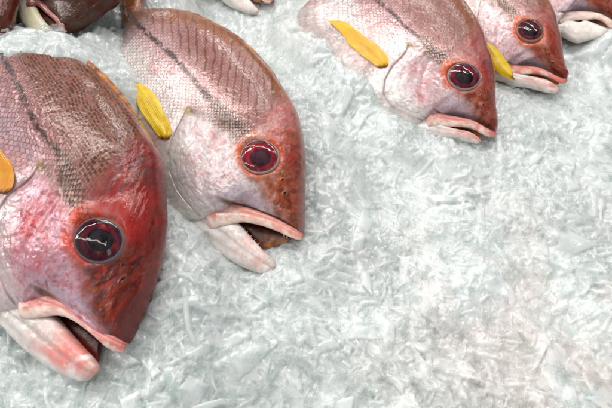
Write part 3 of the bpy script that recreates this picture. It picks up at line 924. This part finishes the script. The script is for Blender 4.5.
FISH = [
    dict(name="snapper", seed=101, bury_rib=4.7, z=.022, tilt=(0, 0, 0), res=(640, 460, 40),
         label="largest deep red fish, gaping pink lips and crimson brow, against the left picture edge",
         marks={"eye": (100, 240), "eyeR": (124.5, 240), "eyeT": (100, 215.5), "snout": (122, 348), "gill": (41, 163), "knob": (20.6, 306), "liptop": (32, 288), "lipmid": (77, 313.5),
                "liplow": (77, 321.5), "lip3": (100, 328.5), "lip3b": (98, 337), "lip4": (112, 337), "lipfront": (118, 351), "jawtip": (98.5, 366), "jawlow": (88, 381), "jawmid": (43, 356), "jawup": (85, 349.5),
                "throat": (2, 298), "pecbase": (1, 190), "pectip": (-36, 120), "lat1": (12, 78), "lat0": (-8, 42), "lat2": (44, 138), "lat3": (70, 192),
                "d1": (52, 47), "d15": (77, 58), "d2": (106, 82), "d3": (140, 121), "d4": (160, 165), "d5": (163, 218), "d6": (146, 292), "d0": (4, 28),
                "v4": (-28, 265), "v3": (-62, 195), "corner": (56, 315)},
         style=dict(red=1.0, scale=4.8, stripe=.4, dots=.78), iris=(104, 10, 40), eyerim=(112, 100, 104), lip=(214, 112, 106), lipamt=.1, jaw=(222, 132, 124), jawamt=.1,
         mouth=[(228, 219, 232, 224), (240, 219, 244, 230), (254, 221, 254, 243), (265, 224, 262, 250), (273, 228, 268, 256), (279, 231, 273, 259)],
         palate=(120, 28, 20), fincol=(226, 140, 6), dorsal=5.0, pupil=(0.0, .03)),
    dict(name="snapper", seed=202, z=.016, tilt=(0, 0, 0), res=(640, 460, 40),
         label="silvery pink fish with wide open toothed mouth, one yellow fin and striped olive back",
         style=dict(red=0.0, scale=4.4), pupilcol=(76, 24, 50), iris=(190, 24, 56), eyerim=(184, 150, 142), lip=(222, 140, 124), dorsal=3.4, lipamt=.05, jawamt=-.12,
         teeth=[(243.5, 229, 1.95, -2.55, 0.68), (246.5, 233, 1.95, -2.40, 0.60), (250, 237, 2.10, -2.25, 0.60), (254, 240.5, 1.80, -1.95, 0.52), (258, 244.5, 1.65, -1.95, 0.52),
                (284, 235, 0.45, 3.15, 0.83), (287, 237, 0.45, 2.40, 0.60), (247, 222, 0.45, 1.80, 0.45)]),
    dict(name="snapper", seed=303, crumbs=(.3, .72), bury_t=.93, sink=.002, z=.016, tilt=(0, 0, 0), res=(460, 330, 30),
         label="pink fish with nearly shut mouth, belly sunk in ice, yellow fin pointing to upper left",
         marks={"eye": (463.9, 76.6), "eyeR": (480.5, 77.5), "eyeT": (463, 63), "snout": (496, 134), "gill": (409, 43), "knob": (426.8, 120), "liptop": (435, 111), "lipmid": (465, 120),
                "liplow": (462, 127), "lipfront": (488, 137), "jawtip": (480, 139.5), "jawlow": (478, 143), "jawmid": (456, 136), "jawup": (466, 132),
                "throat": (412, 124), "pecbase": (384, 64.7), "pectip": (332, 20), "lat1": (374, 0), "lat2": (412, 34), "lat3": (437, 57),
                "d3": (472.4, 15.7), "d4": (490, 55), "d5": (495, 90), "d6": (497, 118), "d2": (446, -18), "corner": (445, 126.5), "v2": (296, 22), "v3": (326, 72), "v4": (368, 112)},
         style=dict(red=.28, scale=4.8, stripe=.45), iris=(140, 22, 48), eyerim=(160, 142, 144), lip=(206, 110, 104), lipamt=.1, jaw=(220, 140, 132), jawamt=.1, lod=.75,
         fincol=(246, 184, 4), dorsal=1.5),
    dict(name="snapper", seed=404, crumbs=(.5, .75), sink=.006, z=.018, tilt=(0, 0, 0), res=(400, 290, 24),
         label="rosy fish with long red lips and dark glossy eye, tucked behind the ice-sunk one",
         marks={"eye": (530, 30.3), "eyeR": (545, 30.3), "eyeT": (530, 19.5), "snout": (566.5, 80), "knob": (504, 66), "liptop": (506, 62.5), "lipmid": (536, 68),
                "liplow": (536, 74), "lipfront": (563, 84), "jawtip": (558, 88.5), "jawlow": (556, 93), "jawmid": (530, 84.5), "jawup": (545, 80),
                "lat3": (509, 12), "d3": (545, 0), "d4": (558, 30), "d5": (562.5, 55), "d6": (567, 74), "corner": (518, 74.5), "gill": (482, -4), "throat": (492, 72)},
         style=dict(red=.3, scale=4.8, stripe=.4), iris=(96, 14, 40), eyerim=(170, 140, 120), lip=(204, 84, 66), lipamt=.2, jaw=(222, 140, 120), jawamt=.1, lod=.7,
         pfin=[(515, 80, 513, 76), (508, 78, 512, 70), (500, 74, 508, 63), (494, 68, 503, 56), (490, 60, 499, 51), (487, 52, 494, 46), (484, 45, 488, 42)], pfin_z=.015, fincol=(240, 196, 10), dorsal=1.5),
    dict(name="snapper", seed=505, z=0.026, tilt=(0, 0, 0), res=(300, 220, 20),
         label="pale fish whose swollen white lower jaw and closed lips meet the right picture edge",
         marks={"snout": (617, 24), "knob": (557.8, 17), "liptop": (560.5, 12), "lipmid": (588, 13), "liplow": (590, 19.5), "lipfront": (613, 29), "jawtip": (608, 30),
                "jawlow": (601, 36.5), "jawmid": (578, 39.5), "jawup": (585, 20.5), "throat": (553, 31), "corner": (570, 20.5), "eye": (584, -24), "d6": (612, 6), "d5": (608, -16)},
         style=dict(red=.2, scale=4.8, stripe=.4), lip=(224, 204, 190), jaw=(226, 218, 206), jawamt=-.3, lod=.6, iris=(96, 14, 40), dorsal=1.5, jawtint=(228, 224, 212)),
    dict(name="snapper", seed=606, sink=.02, z=0.062, tilt=(.1, 0, 0), res=(320, 240, 20),
         label="dark brown fish with pale yellow-white jaw, cut by the top picture edge",
         marks={"snout": (64, 32), "knob": (29, 2), "liptop": (34, -3), "lipmid": (50, 11), "liplow": (47, 14), "lipfront": (61, 34), "jawtip": (53, 34),
                "jawlow": (46, 38), "jawmid": (25, 22), "jawup": (46, 22), "throat": (11, -12), "corner": (37, 5), "eye": (72, -18), "d6": (79, 26), "d5": (98, 13), "d4": (116, 0), "d3": (126, -20)},
         style=dict(red=.6, scale=4.8, stripe=.3, dark=.86), lip=(150, 40, 34), lipamt=.5, jaw=(226, 214, 150), jawamt=0, lod=.6, dorsal=1.5, jawtint=(230, 226, 190), jawtip=(214, 190, 60), lipdark=(110, 30, 30)),
    dict(name="snapper", seed=707, sink=.02, z=0.062, tilt=(.1, 0, 0), res=(240, 180, 20),
         label="dark maroon fish of which only a rounded flank shows in the top left corner",
         marks={"snout": (-6, 42), "eye": (-12, -8), "knob": (-50, 22), "d6": (3, 34), "d5": (11, 20), "d4": (16, 0), "d3": (16, -24), "jawtip": (-20, 50), "throat": (-70, 0)},
         style=dict(red=.9, scale=4.8, stripe=.3, dark=.6), lip=(150, 60, 50), lod=.5, dorsal=1.5, lipdark=(110, 30, 30)),
    dict(name="snapper", seed=808, z=0.03, tilt=(0, 0, 0), res=(260, 200, 20),
         label="distant fish showing only its pale jaw tip and dark red mouth at the top edge",
         marks={"snout": (272, 0), "knob": (222, -20), "liptop": (228, -26), "lipmid": (252, -15), "liplow": (250, -10), "lipfront": (266, 3), "jawtip": (259, 11),
                "jawlow": (254, 14), "jawmid": (232, 4), "jawup": (250, 0), "throat": (206, -14), "corner": (238, -12), "eye": (252, -52), "d6": (272, -16), "d5": (274, -40)},
         style=dict(red=.4, scale=4.8, stripe=.3), lip=(190, 70, 70), jaw=(220, 200, 190), lod=.5, dorsal=1.5),
]
for sp in FISH:
    make_fish(sp)

# ------------------------------------------------------------------ ice
def ice_material(name, trans, rough, base, sss, shard=True):
    m, nt, b = new_mat(name)
    tc = N(nt, "ShaderNodeTexCoord")
    no = N(nt, "ShaderNodeTexNoise")
    no.inputs["Scale"].default_value = 22
    no.inputs["Detail"].default_value = 4
    nt.links.new(tc.outputs["Object"], no.inputs["Vector"])
    # meltwater stain: pinkish in places, greenish white elsewhere
    at = N(nt, "ShaderNodeAttribute", attribute_name="tint")
    nt.links.new(at.outputs["Color"], b.inputs["Base Color"])
    b.inputs["Transmission Weight"].default_value = trans
    b.inputs["IOR"].default_value = 1.31
    b.inputs["Subsurface Weight"].default_value = sss
    b.inputs["Subsurface Radius"].default_value = (.006, .007, .007)
    b.inputs["Subsurface Scale"].default_value = .9
    mr = N(nt, "ShaderNodeMapRange")
    mr.inputs["From Min"].default_value, mr.inputs["From Max"].default_value = .3, .7
    mr.inputs["To Min"].default_value, mr.inputs["To Max"].default_value = rough * .5, rough * 2
    n2 = N(nt, "ShaderNodeTexNoise")
    n2.inputs["Scale"].default_value = 160
    nt.links.new(tc.outputs["Object"], n2.inputs["Vector"])
    nt.links.new(n2.outputs["Fac"], mr.inputs["Value"])
    nt.links.new(mr.outputs[0], b.inputs["Roughness"])
    n3 = N(nt, "ShaderNodeTexNoise")
    n3.inputs["Scale"].default_value = 900 if shard else 500
    n3.inputs["Detail"].default_value = 3
    nt.links.new(tc.outputs["Object"], n3.inputs["Vector"])
    bp = N(nt, "ShaderNodeBump")
    bp.inputs["Strength"].default_value = .35 if shard else .10
    bp.inputs["Distance"].default_value = .0006
    nt.links.new(n3.outputs["Fac"], bp.inputs["Height"])
    nt.links.new(bp.outputs["Normal"], b.inputs["Normal"])
    if not shard:
        b.inputs["Coat Weight"].default_value = 1.0
        b.inputs["Coat Roughness"].default_value = .04
        b.inputs["Coat IOR"].default_value = 1.4
        n4 = N(nt, "ShaderNodeTexNoise")
        n4.inputs["Scale"].default_value = 420
        n4.inputs["Detail"].default_value = 2
        nt.links.new(tc.outputs["Object"], n4.inputs["Vector"])
        b4 = N(nt, "ShaderNodeBump")
        b4.inputs["Strength"].default_value = .3
        b4.inputs["Distance"].default_value = .0011
        nt.links.new(n4.outputs["Fac"], b4.inputs["Height"])
        nt.links.new(b4.outputs["Normal"], b.inputs["Coat Normal"])
    return m


def shard_material():
    m, nt, b = new_mat("ice_shard")
    nt.nodes.remove(b)
    out = nt.nodes["Material Output"]
    tc = N(nt, "ShaderNodeTexCoord")
    n3 = N(nt, "ShaderNodeTexNoise")
    n3.inputs["Scale"].default_value = 500
    nt.links.new(tc.outputs["Object"], n3.inputs["Vector"])
    bp = N(nt, "ShaderNodeBump")
    bp.inputs["Strength"].default_value = .2
    bp.inputs["Distance"].default_value = .0008
    nt.links.new(n3.outputs["Fac"], bp.inputs["Height"])
    at = N(nt, "ShaderNodeAttribute", attribute_name="tint")
    tr = N(nt, "ShaderNodeBsdfTransparent")
    tr.inputs["Color"].default_value = (.99, .995, .993, 1)
    gs = N(nt, "ShaderNodeBsdfGlass")
    gs.inputs["IOR"].default_value = 1.31
    gs.inputs["Roughness"].default_value = .03
    gs.inputs["Color"].default_value = (.985, .995, .99, 1)
    nt.links.new(bp.outputs["Normal"], gs.inputs["Normal"])
    df = N(nt, "ShaderNodeBsdfTranslucent")
    nt.links.new(at.outputs["Color"], df.inputs["Color"])
    m2 = N(nt, "ShaderNodeMixShader")
    m2.inputs[0].default_value = .2
    nt.links.new(tr.outputs[0], m2.inputs[1])
    nt.links.new(gs.outputs[0], m2.inputs[2])
    m3 = N(nt, "ShaderNodeMixShader")
    m3.inputs[0].default_value = .13
    nt.links.new(m2.outputs[0], m3.inputs[1])
    nt.links.new(df.outputs[0], m3.inputs[2])
    nt.links.new(m3.outputs[0], out.inputs["Surface"])
    return m


M_SHARD = shard_material()
M_BED = ice_material("packed_ice", .0, .10, None, .6, False)

GX0, GX1, GY0, GY1 = -.36, .36, .03, .56
# coarse height field of the bed
cx = np.linspace(GX0, GX1, 150)
cy = np.linspace(GY0, GY1, 110)
CXg, CYg = np.meshgrid(cx, cy, indexing="ij")
num = np.zeros_like(CXg)
den = np.full_like(CXg, .35)
for sp in FISH:
    P, Wd, Zt, bury = sp["bed"]
    for (p, zt, bu) in zip(P, Zt, bury):
        w = np.exp(-((CXg - p[0]) ** 2 + (CYg - p[1]) ** 2) / (2 * (.011 - .004 * bu) ** 2)) * (1 + 4 * bu)
        num += w * zt
        den += w
# ice heaped over the tail end of the largest fish and up to the dark fish behind it
O1, n1_ = FISH[0]["plane"]
heap = [on_plane(np.array([x_, 66 - x_ * .15 - dy_ - max(0, 24 - x_) * .22]), O1, n1_, hz_)[0] for x_ in range(-36, 58, 6) for dy_, hz_ in ((15, .013), (23, .011), (33, .006)) if x_ < 40 or dy_ < 25]
heap += [on_plane(np.array(q_, float), np.array([0, 0, z_]), np.array([0, 0, 1.]))[0] for q_, z_ in (((14, 50), .054), ((40, 48), .053), ((62, 43), .050), ((78, 42), .047), ((88, 34), .044), ((98, 28), .042), ((94, 48), .042), ((102, 38), .038))]
BASE = num / den
cone = np.full_like(BASE, -1.0)
for p in heap:
    d_ = np.sqrt((CXg - p[0]) ** 2 + (CYg - p[1]) ** 2)
    cone = np.maximum(cone, p[2] + .001 - 1.0 * np.maximum(d_ - .003, 0))
k_ = .002
BASE = BASE + k_ * np.log1p(np.exp(np.clip((cone - BASE) / k_, -30, 30)))
# extra banks of ice: (photo x, y, radius m, height m)
for (px, py, r, hgt) in ( (352, 85, .016, .010), (392, 122, .012, .007), (318, 55, .014, .012), (455, 145, .012, .006), (520, 105, .02, .004)):
    g = on_plane(np.array([px, py]), np.array([0, 0, .012]), np.array([0, 0, 1.]))[0]
    BASE += hgt * np.exp(-((CXg - g[0]) ** 2 + (CYg - g[1]) ** 2) / (2 * r * r))


def base_h(x, y):
    fx = np.clip((x - GX0) / (GX1 - GX0) * 149, 0, 148.999)
    fy = np.clip((y - GY0) / (GY1 - GY0) * 109, 0, 108.999)
    i, j = fx.astype(int), fy.astype(int)
    a, b = fx - i, fy - j
    return (BASE[i, j] * (1 - a) + BASE[i + 1, j] * a) * (1 - b) + (BASE[i, j + 1] * (1 - a) + BASE[i + 1, j + 1] * a) * b


def flakes(x, y, cell, lmul, wmul, seed, tilt, hgt):
    """height of a layer of overlapping tilted flakes; -1 where there is none"""
    gx_, gy_ = np.floor(x / cell), np.floor(y / cell)
    best = np.full(x.shape, -1.0)
    for di in (-1, 0, 1):
        for dj in (-1, 0, 1):
            i, j = gx_ + di, gy_ + dj
            cx_ = (i + _hash(i, j, seed)) * cell
            cy_ = (j + _hash(i, j, seed + 1)) * cell
            th = _hash(i, j, seed + 2) * 6.2832
            L = cell * lmul * (.35 + .65 * _hash(i, j, seed + 3))
            W = L * (wmul[0] + (wmul[1] - wmul[0]) * _hash(i, j, seed + 4) ** 2)
            dx, dy = x - cx_, y - cy_
            c, sn = np.cos(th), np.sin(th)
            p, q = dx * c + dy * sn, -dx * sn + dy * c
            q = q + (_hash(i, j, seed + 8) - .5) * .5 * np.abs(p)
            ed = np.maximum(np.abs(p) / L + .45 * (_hash(i, j, seed + 9) - .2) * q / W, np.abs(q) / W + .5 * (_hash(i, j, seed + 10) - .5) * p / L)
            top = hgt * (_hash(i, j, seed + 5) - .3) + tilt * (p * (_hash(i, j, seed + 6) - .5) + 1.3 * q * (_hash(i, j, seed + 7) - .5))
            top = top - .0004 * np.maximum(ed - .7, 0) / .3 - .0005 * np.abs(q) / W * (_hash(i, j, seed + 11) > .4)
            best = np.where((ed < 1) & (top > best), top, best)
    return best


def ice_h(x, y):
    lump = (fbm(x / .035, y / .035, 900, 4) - .5) * .010
    return base_h(x, y) + lump


def bed_h(x, y):
    wx = x + (fbm(x / .012, y / .012, 951, 2) - .5) * .0008
    wy = y + (fbm(x / .012, y / .012, 955, 2) - .5) * .0008
    f = (fbm(x / .004, y / .004, 920, 3) - .5) * .0009
    for (cell, lm, wm, sd, tl, hg) in ((.015, .85, (.16, .6), 1400, .30, .0034), (.012, .85, (.12, .45), 1500, .32, .0030), (.009, .95, (.10, .5), 1000, .36, .0022), (.006, 1.0, (.12, .5), 1100, .42, .0021), (.004, 1.0, (.15, .7), 1200, .5, .0018), (.0026, .95, (.2, .9), 1300, .5, .0010), (.0017, .95, (.3, .9), 1600, .5, .0006)):
        h = flakes(wx, wy, cell, lm, wm, sd, tl, hg)
        f = np.maximum(f, h)
    flat = sm(.35, .7, fbm(x / .03, y / .03, 970, 3))
    f = f * (.5 + .6 * flat)
    return ice_h(x, y) + f + (fbm(x / .0012, y / .0012, 925, 2) - .5) * .0001


def ice_tint(x, y):
    n = fbm(x / .06, y / .06, 930, 3)
    c = np.tile(np.array([.635, .672, .664]), (x.size, 1))
    g = on_plane(np.array([560, 350]), np.zeros(3), np.array([0, 0, 1.]))[0]
    pk = np.exp(-((x - g[0]) ** 2 + (y - g[1]) ** 2) / (2 * .046 ** 2))
    g = on_plane(np.array([325, 45]), np.zeros(3), np.array([0, 0, 1.]))[0]
    pk = pk + .8 * np.exp(-((x - g[0]) ** 2 + (y - g[1]) ** 2) / (2 * .02 ** 2))
    c = mix(c, np.tile(np.array([.70, .615, .59]), (x.size, 1)), np.clip(pk * sm(.3, .6, fbm(x / .02, y / .02, 940, 4)), 0, 1) * .62)
    n5 = fbm(x / .018, y / .018, 980, 4)
    c = c * (.86 + .14 * n + .09 * sm(.35, .65, n5))[:, None]
    return c


nx, ny = 1150, 900
gu, gv = np.meshgrid(np.linspace(-1, 1, nx), np.linspace(0, 1, ny), indexing="ij")
Y = (.09 * (.71 / .09) ** (.25 * gv + .75 * gv ** .85) - .10).ravel()
X = gu.ravel() * (1 + .8 * np.abs(gu.ravel()) ** 7) * (.115 + .5 * Y)
Zg = bed_h(X, Y)
o = link("ice_bed", mesh_np("ice_bed", np.stack([X, Y, Zg], 1), grid_quads(nx, ny), None, ice_tint(X, Y)), M_BED)
o["kind"] = "structure"
o["label"] = "bed of packed white ice under the fish"

# loose slivers: irregular elongated chips
def shards(count, lmin, lmax, wr, tr, seed, lift, flat, at=None):
    g = np.random.default_rng(seed)
    # density follows the picture: more where the camera is close
    y = GY0 + .02 + (GY1 - GY0 - .06) * g.random(count) ** 1.25
    x = (g.random(count) * 2 - 1) * np.minimum(.34, .09 + .62 * y)
    L = lmin + (lmax - lmin) * g.random(count) ** 2.2
    Wd = L * (wr[0] + (wr[1] - wr[0]) * g.random(count))
    Th = np.minimum(L * .5, tr[0] + (tr[1] - tr[0]) * g.random(count))
    K = 7
    ang = (np.arange(K)[None] + .7 * (g.random((count, K)) - .5)) * 2 * np.pi / K
    rad = .62 + .38 * g.random((count, K))
    px = np.cos(ang) * rad * L[:, None] * .5
    py = np.sin(ang) * rad * Wd[:, None] * .5
    # curved splinter
    bend = (g.random(count) - .5)[:, None] * .5 * px ** 2 / L[:, None]
    py = py + bend
    top = np.stack([px * .8, py * .72, np.repeat(Th[:, None] * .5, K, 1) * (.6 + .8 * g.random((count, K)))], -1)
    bot = np.stack([px, py, -np.repeat(Th[:, None] * .5, K, 1) * (.2 + .8 * g.random((count, K)))], -1)
    V = np.concatenate([top, bot], 1)                 # count,2K,3
    yaw = g.random(count) * 2 * np.pi
    pit = (g.normal(size=count)) * flat
    rol = (g.normal(size=count)) * flat * 1.4
    cy_, sy_ = np.cos(yaw), np.sin(yaw)
    cp, sp_ = np.cos(pit), np.sin(pit)
    cr, sr = np.cos(rol), np.sin(rol)
    R = np.zeros((count, 3, 3))
    R[:, 0] = np.stack([cy_ * cp, cy_ * sp_ * sr - sy_ * cr, cy_ * sp_ * cr + sy_ * sr], 1)
    R[:, 1] = np.stack([sy_ * cp, sy_ * sp_ * sr + cy_ * cr, sy_ * sp_ * cr - cy_ * sr], 1)
    R[:, 2] = np.stack([-sp_, cp * sr, cp * cr], 1)
    V = np.einsum("nij,nkj->nki", R, V)
    pos = np.stack([x, y, ice_h(x, y) + lift * (g.random(count) - .25)], 1)
    if at is not None:
        pos = at[g.integers(0, len(at), count)] + g.normal(size=(count, 3)) * .0012
        x, y = pos[:, 0], pos[:, 1]
    V = V + pos[:, None]
    tint = ice_tint(x, y) * (.97 + .06 * g.random(count))[:, None]
    tint = np.clip(tint * 1.3, 0, .97)
    i = np.arange(count)[:, None, None] * 2 * K
    k = np.arange(K)
    k2 = (k + 1) % K
    side = np.stack([k, K + k, K + k2, k2], 1)[None] + i
    # caps as triangle fans
    f = np.arange(1, K - 1)
    capt = np.stack([np.zeros(K - 2, int), f, f + 1], 1)[None] + i
    capb = np.stack([np.full(K - 2, K), K + f + 1, K + f], 1)[None] + i
    return V.reshape(-1, 3), side.reshape(-1, 4), np.concatenate([capt.reshape(-1, 3), capb.reshape(-1, 3)]), np.repeat(tint, 2 * K, 0)


sets = [shards(7000, .0018, .0045, (.35, .9), (.0008, .002), 1, .004, .5),
        shards(8000, .004, .010, (.12, .4), (.0008, .002), 2, .005, .28),
        shards(1400, .008, .016, (.08, .25), (.001, .0022), 3, .005, .2)]
edge_pts = np.concatenate([sp["melt"] for sp in FISH if "melt" in sp])
sets.append(shards(420, .0012, .0045, (.3, .9), (.0006, .0014), 4, 0, .5, edge_pts))
off = 0
VV, QQ, TT, CCs = [], [], [], []
for V, q, t, c in sets:
    VV.append(V)
    QQ.append(q + off)
    TT.append(t + off)
    CCs.append(c)
    off += len(V)
o = link("crushed_ice", mesh_np("crushed_ice", np.concatenate(VV), np.concatenate(QQ), np.concatenate(TT), np.concatenate(CCs), smooth=False), M_SHARD)
o["kind"] = "stuff"
o["label"] = "loose slivers and crumbs of clear crushed ice around the fish"

# ------------------------------------------------------------------ light: market hall tubes overhead, plus added fill strip and glint patches
w = bpy.data.worlds.new("World")
scene.world = w
w.use_nodes = True
wn = w.node_tree
bg = wn.nodes["Background"]
wtc = N(wn, "ShaderNodeTexCoord")
wmp = N(wn, "ShaderNodeMapping")
wmp.inputs["Rotation"].default_value = (0, 0, math.radians(35))
wmp.inputs["Scale"].default_value = (3.2, 1.1, 1.4)
wno = N(wn, "ShaderNodeTexNoise")
wno.inputs["Scale"].default_value = 1.7
wno.inputs["Detail"].default_value = 1.5
wrp = N(wn, "ShaderNodeValToRGB")
wrp.color_ramp.elements[0].position, wrp.color_ramp.elements[1].position = .42, .60
wrp.color_ramp.elements[0].color = (.13, .135, .14, 1)
wrp.color_ramp.elements[1].color = (1.0, 1.03, 1.05, 1)
for pos_, v_ in ((.665, 1.0), (.685, 5.0)):  # bright surround patches added so wet surfaces show more glints
    el = wrp.color_ramp.elements.new(pos_)
    el.color = (v_, v_, v_ * 1.02, 1)
wn.links.new(wtc.outputs["Generated"], wmp.inputs["Vector"])
wn.links.new(wmp.outputs[0], wno.inputs["Vector"])
wn.links.new(wno.outputs["Fac"], wrp.inputs["Fac"])
wn.links.new(wrp.outputs["Color"], bg.inputs["Color"])
bg.inputs["Strength"].default_value = .78


def tube(loc, aim, length, width, power, yaw, col=(1, .97, .93)):
    l = bpy.data.lights.new("strip_lamp", "AREA")
    l.shape = "RECTANGLE"
    l.size, l.size_y = length, width
    l.energy = power
    l.color = col
    ob = bpy.data.objects.new("strip_lamp", l)
    COL.objects.link(ob)
    ob.location = loc
    d = (Vector(aim) - Vector(loc)).normalized()
    q = d.to_track_quat("-Z", "Y")
    from mathutils import Quaternion
    ob.rotation_mode = "QUATERNION"
    ob.rotation_quaternion = q @ Quaternion((0, 0, 1), yaw)
    return ob


for (lx, ly, pw) in ((-1.3, .5, 14), (-.55, .9, 17), (.2, 1.3, 14), (.95, 1.7, 9)):
    tube((lx, ly, 1.7), (lx * .3, .2, 0), 2.4, .04, pw, math.radians(-50))
tube((-1.4, -.1, 1.4), (0, .2, 0), 2.2, .08, 9, math.radians(60))  # added fill strip for shading, besides the overhead tubes

# ------------------------------------------------------------------ render settings
vs = scene.view_settings
vs.view_transform = "Standard"
vs.look = "None"
vs.exposure = 0.0
vs.gamma = 1.0
scene.render.engine = "CYCLES"
cy_ = scene.cycles
cy_.use_denoising = True
cy_.max_bounces = 14
cy_.transmission_bounces = 10
cy_.transparent_max_bounces = 64
cy_.diffuse_bounces = 8
cy_.glossy_bounces = 4
cy_.sample_clamp_indirect = 4
cy_.caustics_reflective = False
cy_.caustics_refractive = True
